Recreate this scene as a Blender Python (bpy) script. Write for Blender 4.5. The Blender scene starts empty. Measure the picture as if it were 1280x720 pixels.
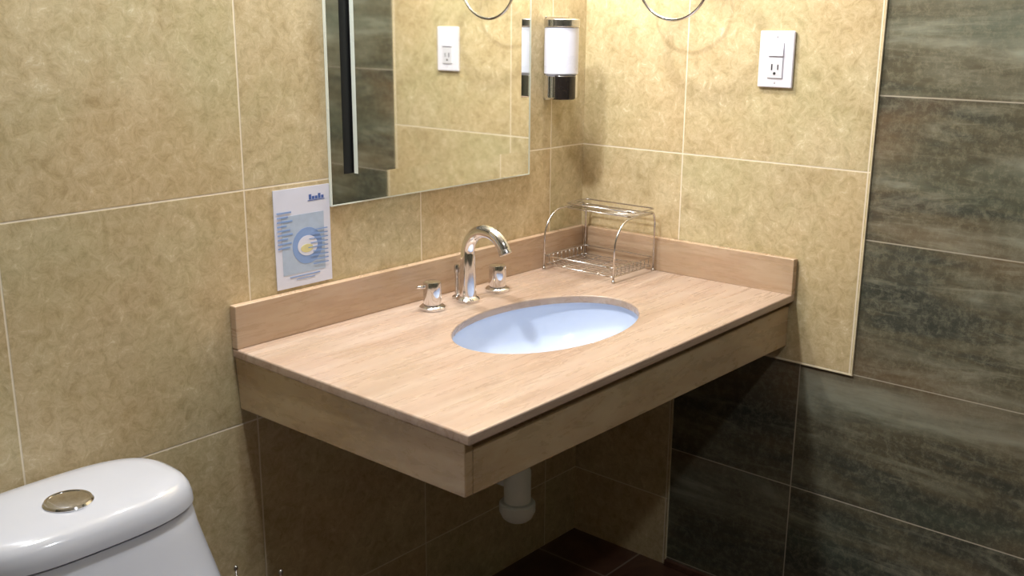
import bpy, bmesh, math, random
from math import sin, cos, pi, sqrt, atan2
from mathutils import Vector, Matrix
random.seed(4)
SC = bpy.context.scene
COL = SC.collection

# ------------------------------------------------------------------ materials
def new_mat(name):
    m = bpy.data.materials.new(name); m.use_nodes = True
    nt = m.node_tree
    b = nt.nodes['Principled BSDF']
    return m, nt, b

class NT:
    """tiny helper for building node graphs"""
    def __init__(s, nt): s.nt = nt
    def n(s, t, **k):
        x = s.nt.nodes.new(t)
        for a, v in k.items():
            if a in ('operation', 'blend_type', 'data_type', 'noise_dimensions', 'feature', 'interpolation', 'clamp', 'use_clamp'):
                setattr(x, a, v)
        return x
    def l(s, a, b): s.nt.links.new(a, b)
    def math(s, op, a, b=None, c=None, clamp=False):
        x = s.nt.nodes.new('ShaderNodeMath'); x.operation = op; x.use_clamp = clamp
        for i, v in enumerate((a, b, c)):
            if v is None: continue
            if isinstance(v, (int, float)): x.inputs[i].default_value = v
            else: s.l(v, x.inputs[i])
        return x.outputs[0]
    def mix(s, f, a, b, mode='MIX'):
        x = s.nt.nodes.new('ShaderNodeMix'); x.data_type = 'RGBA'; x.blend_type = mode
        for i, v in ((0, f), (6, a), (7, b)):
            if isinstance(v, (int, float)): x.inputs[i].default_value = v
            elif isinstance(v, tuple): x.inputs[i].default_value = (*v, 1)
            else: s.l(v, x.inputs[i])
        return x.outputs[2]
    def noise(s, vec, scale, detail=5, rough=.6, dist=0.0):
        x = s.nt.nodes.new('ShaderNodeTexNoise')
        x.inputs['Scale'].default_value = scale; x.inputs['Detail'].default_value = detail
        x.inputs['Roughness'].default_value = rough; x.inputs['Distortion'].default_value = dist
        s.l(vec, x.inputs['Vector']); return x.outputs[0]
    def ramp(s, f, stops, interp='LINEAR'):
        x = s.nt.nodes.new('ShaderNodeValToRGB'); x.color_ramp.interpolation = interp
        cr = x.color_ramp
        while len(cr.elements) < len(stops): cr.elements.new(.5)
        for e, (p, c) in zip(cr.elements, stops):
            e.position = p; e.color = (*c, 1) if isinstance(c, tuple) else (c, c, c, 1)
        s.l(f, x.inputs[0]); return x.outputs[0]
    def pos(s):
        return s.nt.nodes.new('ShaderNodeNewGeometry').outputs['Position']
    def sep(s, v):
        x = s.nt.nodes.new('ShaderNodeSeparateXYZ'); s.l(v, x.inputs[0]); return x.outputs
    def comb(s, a, b, c):
        x = s.nt.nodes.new('ShaderNodeCombineXYZ')
        for i, v in enumerate((a, b, c)):
            if isinstance(v, (int, float)): x.inputs[i].default_value = v
            else: s.l(v, x.inputs[i])
        return x.outputs[0]
    def bump(s, h, strength, dist, bsdf):
        x = s.nt.nodes.new('ShaderNodeBump'); x.inputs['Strength'].default_value = strength
        x.inputs['Distance'].default_value = dist
        s.l(h, x.inputs['Height']); s.l(x.outputs[0], bsdf.inputs['Normal'])

def grid(N, u, v, u0, uw, v0, vh, gw):
    """grout mask (1 on grout) and a per-tile random vector"""
    def axis(c, c0, w):
        t = N.math('DIVIDE', N.math('SUBTRACT', c, c0), w)
        fl = N.math('FLOOR', N.math('ADD', t, .5)); fr = N.math('ABSOLUTE', N.math('SUBTRACT', t, fl))
        d = N.math('MULTIPLY', fr, w)
        m = N.math('SUBTRACT', 1.0, N.math('SMOOTH_MIN', N.math('DIVIDE', d, gw), 1.0, .2), clamp=True)
        return N.math('MULTIPLY', m, 1.6, clamp=True), N.math('FLOOR', t)
    a, ia = axis(u, u0, uw); b, ib = axis(v, v0, vh)
    w = N.n('ShaderNodeTexWhiteNoise'); w.noise_dimensions = '3D'
    N.l(N.comb(ia, ib, 3.7), w.inputs['Vector'])
    return N.math('MAXIMUM', a, b), w.outputs['Color']

def beige_tile(name, axis, u0, uw, v0, vh):
    m, nt, b = new_mat(name); N = NT(nt)
    P = N.pos(); s = N.sep(P)
    g, rnd = grid(N, s[axis], s[2], u0, uw, v0, vh, .0022)
    off = nt.nodes.new('ShaderNodeVectorMath'); off.operation = 'MULTIPLY_ADD'
    N.l(rnd, off.inputs[0]); off.inputs[1].default_value = (9, 9, 9); N.l(P, off.inputs[2])
    V = off.outputs[0]
    n1 = N.noise(V, 3.2, 6, .62, .6); n2 = N.noise(V, 10, 8, .72, .6); n3 = N.noise(V, 46, 8, .8, .7)
    n4 = N.noise(V, 2.1, 4, .5, .3); n5 = N.noise(V, 120, 3, .7, .5)
    c = N.ramp(n2, [(.34, (.36, .28, .15)), (.5, (.55, .455, .285)), (.66, (.72, .63, .44))])
    c = N.mix(N.math('MULTIPLY', N.ramp(n1, [(.46, 0.), (.64, 1.)]), .65), c, (.47, .47, .27))      # greenish clouds
    c = N.mix(N.math('MULTIPLY', N.ramp(n4, [(.45, 0.), (.62, 1.)]), .6), c, (.62, .43, .24))   # orange clouds
    c = N.mix(.5, c, N.ramp(n3, [(.36, (.31, .235, .12)), (.5, (.56, .465, .29)), (.66, (.76, .68, .49))]))
    c = N.mix(N.ramp(N.math('MULTIPLY', N.ramp(n3, [(.585, 0.), (.63, 1.)]), N.ramp(n2, [(.45, 0.), (.6, 1.)])), [(0, 0.), (1, .55)]), c, (.82, .77, .62))
    c = N.mix(N.math('MULTIPLY', n5, .22), c, (.36, .29, .16))
    c = N.mix(1.0, c, (1.03, 1.0, .93), 'MULTIPLY')
    c = N.mix(g, c, (.80, .71, .55))
    N.l(c, b.inputs['Base Color'])
    N.l(N.math('ADD', N.math('MULTIPLY', n2, .18), .26), b.inputs['Roughness'])
    h = N.math('SUBTRACT', N.math('ADD', N.math('MULTIPLY', n3, .5), N.math('MULTIPLY', n2, .8)), N.math('MULTIPLY', g, .5))
    N.bump(h, .35, .0022, b)
    b.inputs['Specular IOR Level'].default_value = .45
    return m

def dark_tile(name, axis, u0, uw, v0, vh, tone=1.0):
    m, nt, b = new_mat(name); N = NT(nt)
    P = N.pos(); s = N.sep(P)
    g, rnd = grid(N, s[axis], s[2], u0, uw, v0, vh, .0019)
    r = N.sep(rnd)
    u = N.math('ADD', N.math('MULTIPLY', s[axis], 1.7), N.math('MULTIPLY', r[0], 20.0))
    v = N.math('ADD', N.math('MULTIPLY', s[2], 9.5), N.math('MULTIPLY', r[1], 20.0))
    V = N.comb(u, v, N.math('MULTIPLY', r[2], 20.0))
    n1 = N.noise(V, .8, 6, .62, .5); n2 = N.noise(V, 2.2, 8, .72, .8)
    V2 = N.comb(N.math('MULTIPLY', u, .8), N.math('MULTIPLY', v, .5), N.math('MULTIPLY', r[2], 11.0))
    n3 = N.noise(V2, 1.1, 4, .6, .3); n4 = N.noise(P, 60, 6, .85, .3); n5 = N.noise(V2, .9, 3, .55, .2)
    t = lambda *c: tuple(x * tone * q for x, q in zip(c, (.95, 1.0, .90)))
    c = N.ramp(n1, [(.30, t(.026, .027, .023)), (.42, t(.045, .044, .036)), (.5, t(.080, .066, .045)), (.57, t(.125, .112, .086)), (.67, t(.24, .235, .20))])
    c = N.mix(N.math('MULTIPLY', N.ramp(n3, [(.5, 0.), (.66, 1.)]), .55), c, t(.054, .066, .052))     # blue green
    c = N.mix(N.math('MULTIPLY', N.ramp(n5, [(.55, 0.), (.72, 1.)]), .6), c, t(.15, .085, .048))     # rust
    c = N.mix(N.math('MULTIPLY', N.ramp(n2, [(.54, 0.), (.68, 1.)]), .45), c, t(.26, .24, .195))
    c = N.mix(N.math('MULTIPLY', N.ramp(n4, [(.47, 0.), (.66, 1.)]), .42), c, t(.24, .215, .165))
    c = N.mix(N.math('MULTIPLY', N.ramp(n2, [(.28, 1.), (.45, 0.)]), .5), c, t(.022, .02, .017))
    c = N.mix(g, c, (.42, .37, .29))
    N.l(c, b.inputs['Base Color'])
    N.l(N.math('ADD', N.math('MULTIPLY', n2, .25), .22), b.inputs['Roughness'])
    N.bump(N.math('SUBTRACT', N.math('ADD', N.math('MULTIPLY', n2, .5), N.math('MULTIPLY', n4, .3)), g), .25, .0012, b)
    return m

def travertine(name, su, sv, sw, light=1.0, veins=1.0, tint=(1, 1, 1)):
    m, nt, b = new_mat(name); N = NT(nt)
    P = N.pos(); s = N.sep(P)
    V = N.comb(N.math('MULTIPLY', s[0], su), N.math('MULTIPLY', s[1], sv), N.math('MULTIPLY', s[2], sw))
    n1 = N.noise(V, 1.0, 6, .6, .35); n2 = N.noise(V, 3.2, 8, .7, .5); n3 = N.noise(P, 4.5, 4, .6, .5)
    n4 = N.noise(P, 90, 4, .7, .2)
    k = lambda *c: tuple(x * light * q for x, q in zip(c, tint))
    c = N.ramp(n1, [(.3, k(.53, .375, .275)), (.46, k(.64, .47, .355)), (.56, k(.69, .53, .41)), (.7, k(.78, .63, .51))])
    c = N.mix(N.math('MULTIPLY', N.ramp(n2, [(.36, 1.), (.5, 0.)]), .34 * veins), c, k(.47, .335, .22))
    c = N.mix(N.math('MULTIPLY', N.ramp(n2, [(.54, 0.), (.7, 1.)]), .4), c, k(.80, .69, .58))
    c = N.mix(N.math('MULTIPLY', N.ramp(n3, [(.45, 0.), (.7, 1.)]), .3), c, k(.56, .455, .31))
    c = N.mix(N.math('MULTIPLY', n4, .16), c, k(.45, .35, .25))
    N.l(c, b.inputs['Base Color'])
    N.l(N.math('ADD', N.math('MULTIPLY', n2, .16), .20), b.inputs['Roughness'])
    N.bump(n2, .12, .0008, b)
    return m

def plain(name, col, rough=.4, metal=0., spec=.5, nscale=30, namt=.06, coat=0., trans=0., bumpk=.0):
    m, nt, b = new_mat(name); N = NT(nt)
    P = N.pos(); n = N.noise(P, nscale, 4, .6, .2)
    d = tuple(max(0, x * (1 - namt * 2)) for x in col)
    N.l(N.mix(n, d, tuple(min(1, x * (1 + namt * .6)) for x in col)), b.inputs['Base Color'])
    N.l(N.math('ADD', N.math('MULTIPLY', n, .06), rough), b.inputs['Roughness'])
    b.inputs['Metallic'].default_value = metal
    b.inputs['Specular IOR Level'].default_value = spec
    b.inputs['Coat Weight'].default_value = coat
    b.inputs['Transmission Weight'].default_value = trans
    if bumpk: N.bump(n, .3, bumpk, b)
    return m

def emit(name, col, k):
    m, nt, b = new_mat(name)
    b.inputs['Base Color'].default_value = (*col, 1)
    b.inputs['Emission Color'].default_value = (*col, 1); b.inputs['Emission Strength'].default_value = k
    return m

GX0, GZ0, TW = -1.0265, .6345, .4468
M = {}
M['beige_left'] = beige_tile('beige_travertine_tile', 0, GX0, TW, GZ0, TW)
M['beige_right'] = beige_tile('beige_travertine_tile_side', 1, -.295, .452, GZ0, TW)
M['beige_far'] = beige_tile('beige_travertine_tile_far', 1, -.295, .452, GZ0, TW)
M['dark_up'] = dark_tile('slate_effect_tile', 1, -.752, .61, .6335, .3035, 1.4)
M['dark_low'] = dark_tile('slate_effect_tile_low', 1, -.6305, .61, .3275, .3065, 1.25)
M['dark_front'] = dark_tile('slate_effect_tile_front', 0, -.752, .61, .6335, .3035)
M['edge'] = plain('tile_edge_trim', (.72, .62, .42), .4)
M['stone'] = travertine('countertop_stone', 1.6, 17, 17, .68, .9, (1.02, .98, .97))
M['stone_splash'] = travertine('backsplash_stone', 2.5, 2.5, 24, .74, .8, (1.03, .95, .82))
M['stone_apron'] = travertine('apron_stone', 4.0, 4.0, 13, .72, 1.0, (1, .96, .74))
M['porcelain'] = plain('white_porcelain', (.51, .52, .56), .09, spec=.6, nscale=4, namt=.015, coat=.3)
M['basin'] = plain('white_basin_ceramic', (.62, .70, .86), .12, spec=.6, nscale=4, namt=.015)
M['chrome'] = plain('chrome', (.80, .80, .82), .07, 1.0, nscale=20, namt=.02)
M['satin'] = plain('satin_chrome', (.62, .61, .60), .2, 1.0, nscale=60, namt=.04)
M['wire'] = plain('chromed_wire', (.66, .63, .60), .22, 1.0, nscale=80, namt=.08)
M['mirror'] = plain('mirror_silver', (.86, .88, .84), .008, 1.0, nscale=2, namt=.004)
M['mirror_edge'] = plain('polished_glass_edge', (.80, .84, .74), .25, 0.0, nscale=10)
M['black'] = plain('black_backing_and_reflection', (.008, .008, .008), .4)  # spacer backing, also the painted reflection strip beside the mirror panel
M['plastic'] = plain('white_plastic', (.80, .78, .86), .3, nscale=10, namt=.02)
M['plastic_dim'] = plain('grey_white_plastic', (.66, .65, .70), .35, nscale=10, namt=.02)
M['slot'] = plain('dark_slot', (.02, .02, .025), .5)
M['soap'] = plain('milky_reservoir', (.80, .82, .95), .25, nscale=8, namt=.02)
M['smoke_reflect'] = plain('smoked_plastic_and_reflection', (.018, .014, .012), .12)  # side tab plastic, also the dark reflection painted on the pump housing
M['pvc'] = plain('white_pvc', (.84, .88, .84), .35, nscale=15, namt=.05)
M['paper'] = plain('glossy_card', (.74, .76, .88), .3, nscale=25, namt=.03)
M['ink_blue'] = plain('blue_ink', (.25, .38, .68), .4, nscale=60)
M['ink_dark'] = plain('dark_blue_ink', (.07, .14, .42), .4, nscale=60)
M['ink_pale'] = plain('pale_blue_ink', (.47, .57, .72), .4, nscale=60, namt=.1)
M['ink_yellow'] = plain('yellow_ink', (.72, .66, .32), .4, nscale=60)
M['paint'] = plain('white_ceiling_paint', (.78, .75, .68), .8, nscale=8)
M['bulb'] = emit('lit_bulb', (1, .93, .82), 3.0)

def floor_mat():
    m, nt, b = new_mat('dark_brown_floor_tile'); N = NT(nt)
    P = N.pos(); s = N.sep(P)
    def ax(c, c0, w):
        t = N.math('DIVIDE', N.math('SUBTRACT', c, c0), w)
        fr = N.math('ABSOLUTE', N.math('SUBTRACT', t, N.math('FLOOR', N.math('ADD', t, .5))))
        return N.math('LESS_THAN', N.math('MULTIPLY', fr, w), .0025)
    g = N.math('MAXIMUM', ax(s[0], -.155, .45), ax(s[1], -.22, .45))
    n = N.noise(P, 7, 7, .65, .6)
    c = N.ramp(n, [(.3, (.055, .022, .016)), (.5, (.10, .045, .028)), (.7, (.15, .08, .055))])
    c = N.mix(g, c, (.23, .18, .14))
    N.l(c, b.inputs['Base Color']); b.inputs['Roughness'].default_value = .3
    N.bump(N.math('SUBTRACT', n, g), .2, .001, b)
    return m
M['floor'] = floor_mat()

# ------------------------------------------------------------------ mesh helpers
def link(name, bm, mats, parent=None, smooth=False, bevel=0, seg=2, sub=0, auto=None):
    me = bpy.data.meshes.new(name); bmesh.ops.recalc_face_normals(bm, faces=bm.faces[:])
    bm.to_mesh(me); bm.free()
    if not isinstance(mats, (list, tuple)): mats = [mats]
    for m in mats: me.materials.append(M[m] if isinstance(m, str) else m)
    o = bpy.data.objects.new(name, me); COL.objects.link(o)
    if parent:
        o.parent = parent; o.matrix_parent_inverse = Matrix.Translation(-parent.location)
    if smooth or auto:
        for p in me.polygons: p.use_smooth = True
    if auto:
        me.set_sharp_from_angle(angle=math.radians(auto))
    if bevel:
        x = o.modifiers.new('bevel', 'BEVEL'); x.width = bevel; x.segments = seg; x.limit_method = 'ANGLE'; x.angle_limit = math.radians(35)
        for p in me.polygons: p.use_smooth = True
        w = o.modifiers.new('wn', 'WEIGHTED_NORMAL'); w.keep_sharp = False
    if sub:
        x = o.modifiers.new('sub', 'SUBSURF'); x.levels = sub; x.render_levels = sub
    return o

def thing(name, label, cat, loc=(0, 0, 0), group=None):
    o = bpy.data.objects.new(name, None); COL.objects.link(o); o.location = loc
    o['label'] = label; o['category'] = cat
    if group: o['group'] = group
    o.empty_display_size = .05
    return o

def struct(o): o['kind'] = 'structure'; return o

def box(bm, x0, x1, y0, y1, z0, z1, mi=0):
    vs = [bm.verts.new((x, y, z)) for x in (x0, x1) for y in (y0, y1) for z in (z0, z1)]
    for f in ((0, 1, 3, 2), (4, 6, 7, 5), (0, 4, 5, 1), (2, 3, 7, 6), (0, 2, 6, 4), (1, 5, 7, 3)):
        fc = bm.faces.new([vs[i] for i in f]); fc.material_index = mi
    return vs

def lathe(bm, prof, c, axis='z', n=40, mi=0, close=True, sx=1, sy=1):
    """prof: list of (r, h) ; axis is the direction of h"""
    rings = []
    c = Vector(c)
    A = {'z': (Vector((1, 0, 0)), Vector((0, 1, 0)), Vector((0, 0, 1))),
         'y': (Vector((1, 0, 0)), Vector((0, 0, 1)), Vector((0, -1, 0))),
         'x': (Vector((0, 1, 0)), Vector((0, 0, 1)), Vector((-1, 0, 0)))}[axis]
    for r, h in prof:
        if r < 1e-6: rings.append([bm.verts.new(c + A[2] * h)])
        else: rings.append([bm.verts.new(c + A[2] * h + A[0] * r * sx * cos(2 * pi * i / n) + A[1] * r * sy * sin(2 * pi * i / n)) for i in range(n)])
    for a, b in zip(rings, rings[1:]):
        for i in range(n):
            j = (i + 1) % n
            if len(a) == 1 and len(b) == 1: continue
            if len(a) == 1: f = bm.faces.new((a[0], b[i], b[j]))
            elif len(b) == 1: f = bm.faces.new((a[i], a[j], b[0]))
            else: f = bm.faces.new((a[i], a[j], b[j], b[i]))
            f.material_index = mi
    if close:
        for r in (rings[0], rings[-1]):
            if len(r) > 1: bm.faces.new(r).material_index = mi

def tube(bm, pts, r, n=12, closed=False, caps=True):
    pts = [Vector(p) for p in pts]; K = len(pts)
    rr = r if isinstance(r, (list, tuple)) else [r] * K
    def tan(i):
        if closed: return (pts[(i + 1) % K] - pts[i - 1]).normalized()
        a = pts[max(i - 1, 0)]; b = pts[min(i + 1, K - 1)]
        return (b - a).normalized()
    t0 = tan(0); u = t0.orthogonal().normalized(); rings = []
    for i in range(K):
        t = tan(i)
        u = (u - t * u.dot(t)).normalized(); v = t.cross(u)
        rings.append([bm.verts.new(pts[i] + (u * cos(2 * pi * k / n) + v * sin(2 * pi * k / n)) * rr[i]) for k in range(n)])
    pairs = list(zip(rings, rings[1:])) + ([(rings[-1], rings[0])] if closed else [])
    for a, b in pairs:
        # align closing ring
        for k in range(n):
            bm.faces.new((a[k], a[(k + 1) % n], b[(k + 1) % n], b[k]))
    if caps and not closed:
        bm.faces.new(rings[0][::-1]); bm.faces.new(rings[-1])

def fillet(pts, r, n=6):
    """round the inner corners of a polyline"""
    P = [Vector(p) for p in pts]; out = [P[0]]
    for a, b, c in zip(P, P[1:], P[2:]):
        d1 = (a - b); d2 = (c - b); k = min(r, d1.length * .48, d2.length * .48)
        p1 = b + d1.normalized() * k; p2 = b + d2.normalized() * k
        for i in range(n + 1):
            t = i / n; out.append((1 - t) ** 2 * p1 + 2 * t * (1 - t) * b + t * t * p2)
    out.append(P[-1]); return out

def sup(a, b, e, n, cx=0, cy=0, z=0):
    out = []
    for i in range(n):
        t = 2 * pi * i / n; c, s = cos(t), sin(t)
        out.append(Vector((cx + a * math.copysign(abs(c) ** (2 / e), c), cy + b * math.copysign(abs(s) ** (2 / e), s), z)))
    return out

def loft(bm, loops, cap0=True, cap1=True):
    R = [[bm.verts.new(p) for p in l] for l in loops]; n = len(R[0])
    for a, b in zip(R, R[1:]):
        for i in range(n):
            bm.faces.new((a[i], a[(i + 1) % n], b[(i + 1) % n], b[i]))
    if cap0: bm.faces.new(R[0][::-1])
    if cap1: bm.faces.new(R[-1])

NB = bmesh.new
# ------------------------------------------------------------------ room shell
XL, YF, H = -3.0, -2.7, 2.5
bm = NB(); box(bm, XL - .1, .1, YF - .1, .1, -.1, 0); struct(link('floor', bm, 'floor'))
bm = NB(); box(bm, XL - .1, .1, YF - .1, .1, H, H + .1); struct(link('ceiling', bm, 'paint'))
bm = NB(); box(bm, XL - .1, .1, 0, .1, 0, H); struct(link('wall_left', bm, 'beige_left'))
# right wall: slate-effect tiles, with the beige tiles standing 4 mm proud of them
TP = .004
bm = NB()
box(bm, 0 + TP, .1, YF - .1, 0, .6335, H, 0)
box(bm, 0 + TP, .1, YF - .1, 0, .0, .6335, 1)
box(bm, 0, TP, -.752, 0, .6335, H, 2)
box(bm, 0, TP, -.301, 0, .0, .6335, 2)
struct(link('wall_right', bm, ['dark_up', 'dark_low', 'beige_right']))
bm = NB(); box(bm, -.0010, TP + .002, -.7538, -.752, .6335, H); box(bm, -.0012, TP + .002, -.3028, -.301, .0, .6335)
box(bm, -.0008, TP + .001, -.7545, -.3035, .6312, .6340)
struct(link('trim_1', bm, 'edge'))
bm = NB(); box(bm, XL - .1, XL, YF, 0, 0, H); struct(link('wall_far', bm, 'dark_up'))
bm = NB(); box(bm, XL, 0, YF - .1, YF, 0, H); struct(link('wall_front', bm, 'dark_front'))
bm = NB(); box(bm, -.009, TP, YF, -.3035, 0, .018); struct(link('baseboard_right', bm, 'floor', bevel=.002))

# ------------------------------------------------------------------ vanity counter
ZT, L, D, TB = .79, 1.074, .6067, .0186
HBK = .083
SX, SY, SA, SB = -.5377, -.3266, .2384, .151
def ztop(x, y):
    fy = min(1, max(0, -y / D)); fx = min(1, max(0, -x / L))
    return ZT + fy * (fx * -.0062 + (1 - fx) * .0028)
van = thing('vanity_counter', 'long beige travertine counter with deep apron fixed in the corner under the mirror', 'counter', (-.55, -.3, .67))
G = .0015      # joint against the tiles
x0, x1, y0, y1 = -L, -G, -D, -G
angs = [2 * pi * i / 96 for i in range(96)]
for cx_, cy_ in ((x0, y0), (x1, y0), (x1, y1), (x0, y1)): angs.append(atan2(cy_ - SY, cx_ - SX) % (2 * pi))
angs = sorted(set(angs))
bm = NB(); rings = []
TH = .018
for kind in ('to', 'ti', 'bi', 'bo'):
    r = []
    for a in angs:
        c, s = cos(a), sin(a)
        if kind[1] == 'i': x, y = SX + SA * c, SY + SB * s
        else:
            k = min(((x1 - SX) / c if c > 1e-9 else (x0 - SX) / c if c < -1e-9 else 9e9), ((y1 - SY) / s if s > 1e-9 else (y0 - SY) / s if s < -1e-9 else 9e9))
            x, y = SX + k * c, SY + k * s
        z = ztop(x, y) - (TH if kind[0] == 'b' else 0)
        r.append(bm.verts.new((x, y, z)))
    rings.append(r)
nA = len(angs)
for a, b in zip(rings, rings[1:] + rings[:1]):
    for i in range(nA): bm.faces.new((a[i], a[(i + 1) % nA], b[(i + 1) % nA], b[i]))
link('countertop', bm, 'stone', van, bevel=.0035, seg=3)
bm = NB(); box(bm, -L, -G, -TB, -G, ZT, ZT + HBK)
link('backsplash', bm, 'stone_splash', van, bevel=.0018)
bm = NB(); box(bm, -TB, -G, -D, -TB, ZT + .0005, ZT + HBK)
for v in bm.verts:
    if v.co.y < -.3: v.co.z += .0012
link('backsplash', bm, 'stone_splash', van, bevel=.0018)
# apron: front board and left end board, set back under the slab
AZ = ZT - TH
FO = .012; LO = .004
def hexa(bm, pts):
    vs = [bm.verts.new(p) for p in pts]
    for f in ((0, 1, 2, 3), (7, 6, 5, 4), (0, 4, 5, 1), (1, 5, 6, 2), (2, 6, 7, 3), (3, 7, 4, 0)): bm.faces.new([vs[i] for i in f])
zl, zn, zr = ZT - .1235, ZT - .1142, ZT - .1225     # bottom: left at wall, near corner, right at wall
yf = -(D - FO); t = .018; xl = -(L - LO)
GR = .012       # shadow groove between slab and front board
xa = xl + t + .0003
bm = NB(); hexa(bm, [(xa, yf, zn), (-G, yf, zr), (-G, yf + t, zr), (xa, yf + t, zn),
                     (xa, yf, ztop(xl, yf) - TH - GR), (-G, yf, ztop(0, yf) - TH - GR), (-G, yf + t, ztop(0, yf) - TH - GR), (xa, yf + t, ztop(xl, yf) - TH - GR)])
fa = link('front_apron', bm, 'stone_apron', van, bevel=.002)
y2 = yf + .010; y3 = yf + .018
bm = NB(); hexa(bm, [(xa, y2, ztop(xl, yf) - TH - GR - .001), (-G, y2, ztop(0, yf) - TH - GR - .001), (-G, y3, ztop(0, yf) - TH - GR - .001), (xa, y3, ztop(xl, yf) - TH - GR - .001),
                     (xa, y2, ztop(xl, yf) - TH), (-G, y2, ztop(0, yf) - TH), (-G, y3, ztop(0, yf) - TH), (xa, y3, ztop(xl, yf) - TH)])
link('recessed_strip', bm, 'stone_apron', fa)
bm = NB(); hexa(bm, [(xl, yf, zn), (xl + t, yf, zn), (xl + t + .006, -G, zl), (xl + .006, -G, zl),
                     (xl, yf, ztop(xl, yf) - TH), (xl + t, yf, ztop(xl, yf) - TH), (xl + t, -G, AZ), (xl, -G, AZ)])
link('side_apron', bm, 'stone_apron', van, bevel=.0025)

# ------------------------------------------------------------------ basin
bas = thing('washbasin', 'white oval undermount basin set into the beige counter', 'sink', (SX, SY, .65))
bm = NB(); prof = []
def bowl(off, zrim, depth):
    ps = []
    for i in range(17):
        t = i / 16; a = t * pi / 2
        ps.append((cos(a) ** .62 if i < 16 else 0, sin(a) ** 1.0))
    return ps
R_ = []
n = 64
for sgn, off, dz in ((0, .010, 0), (1, .016, .008)):
    lv = bowl(0, 0, 0)
    seq = lv if sgn == 0 else lv[::-1]
    for k, h in seq:
        k2 = max(k, .08)
        zz = ZT - TH - .0015 - h * (.135 + dz)
        R_.append([Vector((SX + (SA + off) * k2 * cos(2 * pi * i / n), SY + (SB + off) * k2 * sin(2 * pi * i / n), zz)) for i in range(n)])
rv = [[bm.verts.new(p) for p in l] for l in R_]
for a, b in list(zip(rv, rv[1:])) + [(rv[-1], rv[0])]:
    for i in range(n): bm.faces.new((a[i], a[(i + 1) % n], b[(i + 1) % n], b[i]))
link('bowl', bm, 'basin', bas, auto=50)
bm = NB(); lathe(bm, [(0, -.001), (.013, -.001), (.017, .001), (.0225, .002), (.0235, 0), (.019, -.03), (.019, -.05), (0, -.05)], (SX, SY, ZT - TH - .133), n=32, close=False)
link('drain', bm, 'chrome', bas, auto=40)

# ------------------------------------------------------------------ trap below the basin
tr = thing('drain_trap', 'white plastic bottle trap hanging under the counter', 'pipe', (-.556, -.262, .33))
PX, PY = -.556, -.262
bm = NB(); lathe(bm, [(0, .375), (.0295, .375), (.0295, .445), (.027, .45), (.027, .50), (.0, .50)], (PX, PY, 0), n=36, close=False)
link('trap_body', bm, 'pvc', tr, auto=40)
bm = NB(); lathe(bm, [(0, .332), (.026, .332), (.033, .338), (.0395, .352), (.0395, .370), (.036, .374), (.0, .374)], (PX, PY, 0), n=36, close=False)
link('screw_cup', bm, 'pvc', tr, auto=40)
bm = NB(); tube(bm, fillet([(PX, PY, .50), (PX, PY, .56), (SX, SY, .582)], .03), .017, 16)
link('tailpipe', bm, 'pvc', tr, smooth=True)
bm = NB(); tube(bm, fillet([(PX, PY + .02, .415), (PX, PY + .1, .415), (PX, -.004, .415)], .02), .017, 16)
link('outlet_pipe', bm, 'pvc', tr, smooth=True)
bm = NB(); lathe(bm, [(0, 0), (.034, 0), (.034, .004), (.020, .012), (0, .012)], (PX, -.001, .415), 'y', n=28, close=False)
link('wall_flange', bm, 'pvc', tr, auto=40)

# ------------------------------------------------------------------ faucet
fx, fy = -.532, -.094
fau = thing('faucet', 'chrome gooseneck faucet with two lever handles behind the oval basin', 'faucet', (fx, fy, ZT))
bm = NB()
pts = [(fx, fy, ZT + .004), (fx, fy, ZT + .03), (fx, fy, ZT + .06), (fx, fy, ZT + .09), (fx, fy, ZT + .105)]
Rg = .055
for i in range(1, 20):
    a = pi * (i / 19) * .86
    pts.append((fx, fy - Rg + Rg * cos(a), ZT + .105 + Rg * 1.02 * sin(a)))
K = len(pts); rad = [.0190 - .0040 * min(1, i / 5) - .0015 * (i / K) for i in range(K)]
pe = Vector(pts[-1]); de = (Vector(pts[-1]) - Vector(pts[-2])).normalized()
tube(bm, pts, rad, 24)
link('spout', bm, 'chrome', fau, auto=50)
sp_tip = NB(); tube(sp_tip, [pe - de * .001, pe + de * .004, pe + de * .010, pe + de * .011], [.0125, .0138, .0138, .011], 24)
link('aerator', sp_tip, 'satin', fau, auto=40)
bm = NB(); lathe(bm, [(0, 0), (.026, 0), (.0265, .004), (.022, .009), (.0175, .012), (0, .012)], (fx, fy, ZT + .0005), n=36, close=False)
link('spout_base', bm, 'chrome', fau, auto=40)
bm = NB(); tube(bm, [(fx - .002, fy + .031, ZT + .001), (fx - .002, fy + .031, ZT + .060)], .0042, 12)
lathe(bm, [(0, .058), (.006, .058), (.0065, .062), (.0065, .072), (.005, .076), (0, .0765)], (fx - .002, fy + .031, ZT), n=20, close=False)
lathe(bm, [(0, 0), (.011, 0), (.011, .004), (.006, .007), (0, .007)], (fx - .002, fy + .031, ZT + .0005), n=20, close=False)
link('lift_rod', bm, 'satin', fau, auto=40)
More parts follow.
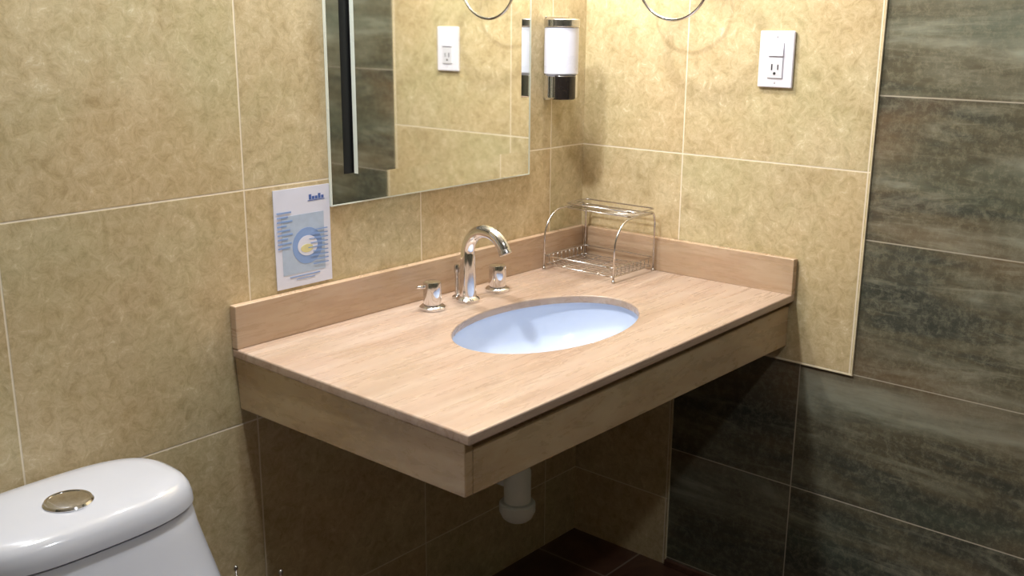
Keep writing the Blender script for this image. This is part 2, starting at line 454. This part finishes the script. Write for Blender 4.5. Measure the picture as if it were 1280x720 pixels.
for hx, sgn in ((-.632, -1), (-.4245, 1)):
    bm = NB(); hy = -.085
    lathe(bm, [(0, 0), (.0275, 0), (.028, .002), (.028, .005), (.025, .008), (.0175, .010), (.0175, .012), (0, .012)], (hx, hy, ZT + .0005), n=36, close=False)
    hb = link('handle_base', bm, 'chrome', fau, auto=40)
    bm = NB(); lathe(bm, [(0, .012), (.0190, .012), (.0195, .014), (.0195, .055), (.0185, .0595), (.015, .061), (0, .0615)], (hx, hy, ZT), n=36, close=False)
    hh = link('handle', bm, 'chrome', fau, auto=40)
    bm = NB(); a = (hx + sgn * .012, hy + .006, ZT + .049); b = (hx + sgn * .034, hy + .012, ZT + .051)
    tube(bm, [a, tuple((Vector(a) + Vector(b)) / 2), b], [.0038, .0034, .003], 12)
    lv = link('lever', bm, 'chrome', fau, smooth=True)

# ------------------------------------------------------------------ mirror
mx0, mx1, mz0, mz1 = -.828, -.224, 1.028, 1.84
ix0, ix1, iz0, iz1 = -.774, -.2755, 1.087, 1.785
mir = thing('wall_mirror', 'large rectangular wall mirror with raised centre panel above the counter', 'mirror', ((mx0 + mx1) / 2, -.002, mz0))
bm = NB(); box(bm, mx0, mx1, -.006, -.001, mz0, mz1)
link('mirror_border', bm, 'mirror', mir)
bm = NB()
e = .0022
for a in ((mx0 - e, mx0, mz0 - e, mz1 + e), (mx1, mx1 + e, mz0 - e, mz1 + e)): box(bm, a[0], a[1], -.0075, -.001, a[2], a[3])
for a in ((mx0, mx1, mz0 - e, mz0), (mx0, mx1, mz1, mz1 + e)): box(bm, a[0], a[1], -.0075, -.001, a[2], a[3])
link('edge_strip', bm, 'mirror_edge', mir)
bm = NB(); box(bm, ix0 + .001, ix1 - .001, -.012, -.0062, iz0 + .001, iz1 - .001)
link('spacer', bm, 'black', mir)
bm = NB(); box(bm, ix0 - .021, ix0 + .0005, -.0068, -.0061, iz0, iz1)  # added strip, paints the gap's dark reflection and covers the panel edge's
link('reflection_strip', bm, 'black', mir)
bm = NB(); box(bm, ix0, ix1, -.024, -.0122, iz0, iz1, 0)
for f in bm.faces:
    if abs(f.normal.y) < .5 and f.calc_center_median().y > -.0299: pass
bm.faces.ensure_lookup_table(); bm.normal_update()
for f in bm.faces:
    c = f.calc_center_median()
    f.material_index = 0 if (abs(c.y + .024) < 1e-4 or abs(c.y + .0122) < 1e-4) else 1
link('centre_panel', bm, ['mirror', 'mirror_edge'], mir)

# ------------------------------------------------------------------ card on the wall
card = thing('notice_card', 'small glossy white and blue notice card stuck on the tiles left of the mirror', 'notice', (-.896, -.001, .878))
bm = NB(); box(bm, -.9655, -.8315, -.0022, -.0006, .879, 1.072)
link('card', bm, 'paper', card)
def ink(nm, mat, rects, ysh=0, disc=None):
    bm = NB()
    for a, b, c, d in rects: box(bm, a, b, -.0026 - ysh, -.0023 - ysh, c, d)
    if disc:
        cx_, cz_, rx, rz = disc
        vs = [bm.verts.new((cx_ + rx * cos(2 * pi * i / 40), -.0026 - ysh, cz_ + rz * sin(2 * pi * i / 40))) for i in range(40)]
        vs2 = [bm.verts.new(v.co + Vector((0, .0003, 0))) for v in vs]
        bm.faces.new(vs); bm.faces.new(vs2[::-1])
        for i in range(40): bm.faces.new((vs[i], vs[(i + 1) % 40], vs2[(i + 1) % 40], vs2[i]))
    return link(nm, bm, mat, card)
ink('picture', 'ink_pale', [(-.950, -.848, .905, 1.020)])
ink('picture_ring', 'ink_blue', [], .0003, (-.890, .957, .036, .036))
ink('picture_disc', 'paper', [], .0006, (-.890, .957, .024, .020))
ink('emblem', 'ink_yellow', [], .0009, (-.892, .952, .015, .008))
ink('heading', 'ink_dark', [(-.882 + .0075 * i, -.876 + .0075 * i, 1.046, 1.052 + (.004 if i in (0, 3) else 0)) for i in range(5)] + [(-.885, -.844, 1.0435, 1.0448)])
rl = []
for i in range(9):
    w = (.034, .026, .036, .022, .03, .036, .024, .032, .028)[i]
    rl.append((-.960, -.960 + w, 1.026 - i * .0085, 1.029 - i * .0085))
ink('side_text', 'ink_blue', rl, .0005)
rl = []
for i in range(9):
    w = (.040, .052, .060, .056, .064, .05, .058, .044, .05)[i]
    rl.append((-.838 - w * .8, -.840, .985 - i * .0085 + 0, .987 - i * .0085))
ink('right_text', 'ink_blue', rl[::1], .0011)
ink('footer_text', 'ink_blue', [(-.935, -.862, .8985, .9005), (-.92, -.875, .893, .8945)], .0002)

# ------------------------------------------------------------------ soap dispenser
sx, sy0 = -.152, -.043
sd = thing('soap_dispenser', 'chrome wall soap dispenser with milky reservoir beside the mirror near the corner', 'dispenser', (sx, 0, 1.2))
bm = NB(); box(bm, sx - .013, sx + .075, -.006, -.0002, 1.200, 1.394)
link('back_plate', bm, 'satin', sd, bevel=.001)
cyl = lambda r, z0, z1, c=.003: [(0, z0), (r - c, z0), (r, z0 + c), (r, z1 - c), (r - c, z1), (0, z1)]
dx_, dy_ = sx - .008, -.049
bm = NB(); lathe(bm, cyl(.0405, 1.2615, 1.370), (dx_, dy_, 0), n=48, close=False)
link('reservoir', bm, 'soap', sd, auto=40)
bm = NB(); lathe(bm, cyl(.0425, 1.3705, 1.389, .002), (dx_, dy_, 0), n=48, close=False)
link('cap', bm, 'satin', sd, auto=40)
bm = NB(); lathe(bm, cyl(.0400, 1.206, 1.2610), (dx_, dy_, 0), n=48, close=False)
link('pump_housing', bm, 'chrome', sd, auto=40)
bm = NB(); lathe(bm, cyl(.0300, 1.205, 1.2605, .002), (dx_ - .008, dy_ - .013, 0), n=48, close=False)  # black cylinder painting the dark room's reflection in the chrome housing
link('dark_reflection', bm, 'smoke_reflect', sd, auto=40)
bm = NB(); box(bm, dx_ + .034, dx_ + .048, dy_ - .012, dy_ + .012, 1.222, 1.230)
link('side_tab', bm, 'smoke_reflect', sd, bevel=.0015)

# ------------------------------------------------------------------ towel ring
RX, RY, RZ, RR = -.088, -.302, 1.4815, .0932
ring = thing('towel_ring', 'round chrome towel ring on the beige side wall', 'towel ring', (0, RY, RZ + RR))
bm = NB(); tube(bm, [(RX - .008 * cos(2 * pi * i / 72), RY + RR * sin(2 * pi * i / 72), RZ + RR * cos(2 * pi * i / 72)) for i in range(72)], .0038, 12, closed=True)
link('ring', bm, 'chrome', ring, smooth=True)
bm = NB(); tube(bm, [(-.004, RY, RZ + RR + .008), (RX - .008, RY, RZ + RR + .008)], .009, 20)
link('post', bm, 'chrome', ring, auto=40)
bm = NB(); lathe(bm, [(0, .0005), (.026, .0005), (.026, .006), (.022, .009), (0, .009)], (0, RY, RZ + RR + .008), 'x', n=36, close=False)
link('wall_plate', bm, 'chrome', ring, auto=40)

# ------------------------------------------------------------------ outlet plate
oy, oz = -.5225, 1.3065
ou = thing('wall_outlet', 'white outlet plate with rocker switch and socket on the beige side wall', 'outlet', (0, oy, oz - .06))
bm = NB(); box(bm, -.008, -.0005, oy - .0410, oy + .0410, oz - .0605, oz + .0605)
link('plate', bm, 'plastic', ou, bevel=.003, seg=3)
bm = NB(); hexa(bm, [(-.0125, oy - .018, oz + .007), (-.0075, oy - .018, oz + .007), (-.0075, oy + .018, oz + .007), (-.0125, oy + .018, oz + .007),
                     (-.0095, oy - .018, oz + .036), (-.0075, oy - .018, oz + .036), (-.0075, oy + .018, oz + .036), (-.0095, oy + .018, oz + .036)])
link('rocker_switch', bm, 'plastic', ou, bevel=.0008)
bm = NB(); box(bm, -.0105, -.0078, oy - .018, oy + .018, oz - .040, oz + .004)
so = link('socket', bm, 'plastic_dim', ou, bevel=.0008)
bm = NB(); box(bm, -.0109, -.0104, oy - .0085, oy - .0060, oz - .022, oz - .011); box(bm, -.0109, -.0104, oy + .0055, oy + .0085, oz - .023, oz - .010)
lathe(bm, [(0, .0104), (.0032, .0104), (.0032, .0109), (0, .0109)], (0, oy, oz - .030), 'x', n=14, close=False)
o = link('socket_slots', bm, 'slot', so)
for sz in (.049, -.049):
    bm = NB(); lathe(bm, [(0, .0078), (.0028, .0078), (.0022, .0092), (0, .0094)], (0, oy, oz + sz), 'x', n=14, close=False)
    link('screw', bm, 'plastic_dim', ou)

# ------------------------------------------------------------------ corner wire rack
rk = thing('wire_rack', 'two tier chrome wire rack on the counter in the corner', 'rack', (-.11, -.14, ZT))
wx0, wx1, wy0, wy1 = -.197, -.030, -.243, -.034
zb_, zt_ = ZT + .012, .938
for y in (wy0, wy1):
    bm = NB()
    tube(bm, fillet([(wx0 + .002, y, ZT + .0035), (wx0 + .004, y, .895), (wx0 + .040, y, zt_ - .004), (wx1 - .006, y, zt_ + .002), (wx1 + .003, y, zt_ - .02), (wx1 + .003, y, ZT + .0035)], .03, 8), .0024, 10)
    lathe(bm, [(0, 0), (.004, 0), (.0045, .003), (.003, .007), (0, .008)], (wx0 + .002, y, ZT + .0005), n=14, close=False)
    lathe(bm, [(0, 0), (.004, 0), (.0045, .003), (.003, .007), (0, .008)], (wx1 + .003, y, ZT + .0005), n=14, close=False)
    link('side_frame', bm, 'wire', rk, smooth=True)
def rect_loop(x0, x1, y0, y1, z, r=.012):
    p = [(x0, y0 + .02, z), (x0, y0, z), (x1, y0, z), (x1, y1, z), (x0, y1, z), (x0, y0 + .02, z)]
    return fillet(p, r, 5)
def shelf(nm, x0, x1, y0, y1, z, rail, nx, ny):
    bm = NB(); tube(bm, rect_loop(x0, x1, y0, y1, z), .0016, 8); link(nm + '_edge', bm, 'wire', rk, smooth=True)
    if rail:
        bm = NB(); tube(bm, rect_loop(x0 - .002, x1 + .002, y0 - .001, y1 + .001, z + rail), .0018, 8); link(nm + '_rail', bm, 'wire', rk, smooth=True)
    for i in range(nx):
        x = x0 + (x1 - x0) * (i + 1) / (nx + 1); bm = NB()
        if rail and nm == 'basket':
            pp = fillet([(x, y0, z + rail), (x, y0, z), (x, y1, z), (x, y1, z + rail)], .006, 4)
        else: pp = [(x, y0, z), (x, (y0 + y1) / 2, z), (x, y1, z)]
        tube(bm, pp, .0011, 6); link(nm + '_wire', bm, 'wire', rk, smooth=True)
    for i in range(ny):
        y = y0 + (y1 - y0) * (i + 1) / (ny + 1); bm = NB()
        tube(bm, [(x0, y, z - .001), ((x0 + x1) / 2, y, z - .001), (x1, y, z - .001)], .0011, 6); link(nm + '_wire', bm, 'wire', rk, smooth=True)
shelf('basket', wx0 + .004, wx1, wy0 + .002, wy1 - .002, zb_ + .002, .022, 9, 3)
shelf('top_shelf', wx0 + .085, wx1, wy0 + .002, wy1 - .002, zt_ - .004, .012, 4, 2)

# ------------------------------------------------------------------ toilet
tcx, tcy = -1.470, -.133
toi = thing('toilet', 'white porcelain toilet with curved cistern lid against the beige wall', 'toilet', (tcx, tcy, 0))
Z0 = .628
bm = NB(); n = 80
def lid_loop(k, dz, ex=2.9, kk=None):
    return [Vector((tcx + p.x, tcy + p.y, Z0 + dz)) for p in sup(.190 - k, .1165 - (kk if kk is not None else k), ex, n)]
loft(bm, [lid_loop(.004, 0), lid_loop(0, .003), lid_loop(.001, .014), lid_loop(.005, .028), lid_loop(.012, .038), lid_loop(.024, .0445), lid_loop(.042, .0475), lid_loop(.09, .0495, 2.6, .062), lid_loop(.15, .050, 2.4, .095)])
lid = link('cistern_lid', bm, 'porcelain', toi, auto=50)
bm = NB(); bx_, by_ = -1.478, -.158
lathe(bm, [(0, .0), (.036, .0), (.0365, .002), (.034, .005), (.031, .0055), (.0305, .0045), (.028, .0055), (.015, .0075), (0, .008)], (bx_, by_, Z0 + .0492), n=40, close=False)
fb = link('flush_button', bm, 'chrome', lid, auto=40)
bm = NB()
def body(k, z, kx=1., kf=1., ex=2.9):
    pts = []
    for p in sup(.187 * k * kx, .1135 * k, ex, n):
        y = p.y if p.y > 0 else p.y * kf
        pts.append(Vector((tcx + p.x, tcy + y, z)))
    return pts
loft(bm, [body(.985, Z0 - .002), body(1.0, Z0 - .006), body(1.0, .59, 1.025, 1.10), body(1.0, .55, 1.075, 1.22), body(1.0, .51, 1.125, 1.36), body(1.0, .47, 1.16, 1.6), body(1.0, .43, 1.15, 2.1), body(1.0, .40, 1.10, 2.6)])
link('cistern', bm, 'porcelain', toi, auto=60)
bm = NB()
def bowlloop(a, b, z, cy):
    return [Vector((p.x, p.y + .03, z)) for p in sup(a, b, 2.3, n, tcx, cy)]
loft(bm, [bowlloop(.13, .27, .001, -.32), bowlloop(.125, .265, .05, -.32), bowlloop(.12, .26, .16, -.33), bowlloop(.15, .29, .28, -.36), bowlloop(.185, .335, .37, -.39), bowlloop(.19, .34, .398, -.39)])
link('bowl', bm, 'porcelain', toi, auto=60)
bm = NB(); loft(bm, [bowlloop(.192, .205, .402, -.535), bowlloop(.197, .21, .408, -.535), bowlloop(.197, .21, .428, -.535), bowlloop(.185, .20, .438, -.535), bowlloop(.12, .13, .442, -.535)])
link('seat_lid', bm, 'plastic', toi, auto=60)

# ------------------------------------------------------------------ wire waste basket
bx, by = -1.147, -.15
wb = thing('wire_basket', 'small dark wire basket on the floor between toilet and counter', 'basket', (bx, by, 0))
zr_ = .376
def circ(r, z, k=40): return [(bx + r * cos(2 * pi * i / k), by + r * sin(2 * pi * i / k), z) for i in range(k)]
bm = NB(); tube(bm, circ(.043, zr_ - .004), .0022, 8, closed=True); link('rim', bm, 'wire', wb, smooth=True)
bm = NB(); tube(bm, circ(.039, .12), .0018, 8, closed=True); link('band', bm, 'wire', wb, smooth=True)
bm = NB(); tube(bm, circ(.036, .004), .0022, 8, closed=True); link('base_ring', bm, 'wire', wb, smooth=True)
for k in range(8):
    a = pi * 2 * k / 8 + .55; bm = NB()
    top = zr_ + (.040 if k in (2, 6) else -.004)
    tube(bm, [(bx + .036 * cos(a), by + .036 * sin(a), .004), (bx + .040 * cos(a), by + .040 * sin(a), .2), (bx + .043 * cos(a), by + .043 * sin(a), top)], .0018, 8)
    if k in (2, 6):
        lathe(bm, [(0, -.004), (.0035, -.002), (.0042, .002), (.003, .006), (0, .0075)], (bx + .043 * cos(a), by + .043 * sin(a), top), n=12, close=False)
    link('upright', bm, 'wire', wb, smooth=True)

# ------------------------------------------------------------------ lights
def lamp_glow(name, loc, power, r, col, typ='POINT', size=.2):
    d = bpy.data.lights.new(name, typ); d.energy = power; d.color = col
    if typ == 'POINT': d.shadow_soft_size = r
    else: d.shape = 'DISK'; d.size = size
    o = bpy.data.objects.new(name, d); COL.objects.link(o); o.location = loc
    return o
LZ, LY = 1.93, -.13
vl = thing('vanity_light', 'chrome bar light with two round bulbs on the wall above the mirror', 'lamp', (-.55, 0, 1.955))
bm = NB(); box(bm, -.86, -.2, -.022, -.001, 1.955, 1.995); link('bar', bm, 'satin', vl, bevel=.003)
for lx, pw in ((-.82, 4), (-.33, 31)):
    bm = NB(); tube(bm, [(lx, -.02, 1.975), (lx, -.06, 1.98), (lx, LY + .02, 1.985), (lx, LY, 1.98), (lx, LY, 1.962)], .01, 14); link('socket', bm, 'satin', vl, smooth=True)
    g = lamp_glow('bulb', (lx, LY, LZ), pw, .04, (1, .975, .95)); g.parent = vl; g.matrix_parent_inverse = Matrix.Translation(-vl.location)
for (lx, ly, pw, nm) in ((-1.27, -.27, 27, 'round recessed ceiling light close to the wall above the toilet'), (-1.1, -1.75, 10, 'round recessed ceiling light above the middle of the room')):
    t_ = thing('ceiling_light', nm, 'lamp', (lx, ly, H))
    bm = NB(); lathe(bm, [(.075, .001), (.095, .001), (.095, .006), (.075, .010), (.075, .001)], (lx, ly, H - .011), n=40, close=False); link('trim_ring', bm, 'satin', t_, auto=40)
    g = lamp_glow('lamp_disc', (lx, ly, H - .013), pw, .05, (.93, .96, 1), 'AREA', .14); g.parent = t_; g.matrix_parent_inverse = Matrix.Translation(-t_.location)

w = bpy.data.worlds.new('world'); SC.world = w; w.use_nodes = True
w.node_tree.nodes['Background'].inputs[0].default_value = (.5, .5, .55, 1); w.node_tree.nodes['Background'].inputs[1].default_value = .015

# ------------------------------------------------------------------ camera
cd = bpy.data.cameras.new('camera'); cam = bpy.data.objects.new('camera', cd); COL.objects.link(cam)
yaw, pitch, roll, F = -.8585, -.2545, .0072, 1286.6
fw = Vector((sin(-yaw) * cos(pitch), cos(yaw) * cos(pitch), sin(pitch)))
rt = fw.cross(Vector((0, 0, 1))).normalized(); up = rt.cross(fw)
rt2 = cos(roll) * rt + sin(roll) * up; up2 = -sin(roll) * rt + cos(roll) * up
m = Matrix((rt2, up2, -fw)).transposed().to_4x4(); m.translation = (-2.1165, -1.5898, 1.385)
cam.matrix_world = m
cd.sensor_width = 36; cd.lens = F / 1280 * 36; cd.clip_start = .02
SC.camera = cam
SC.view_settings.view_transform = 'Standard'; SC.view_settings.look = 'None'
SC.view_settings.gamma = 1; SC.view_settings.use_curve_mapping = False
SC.view_settings.exposure = 0.1
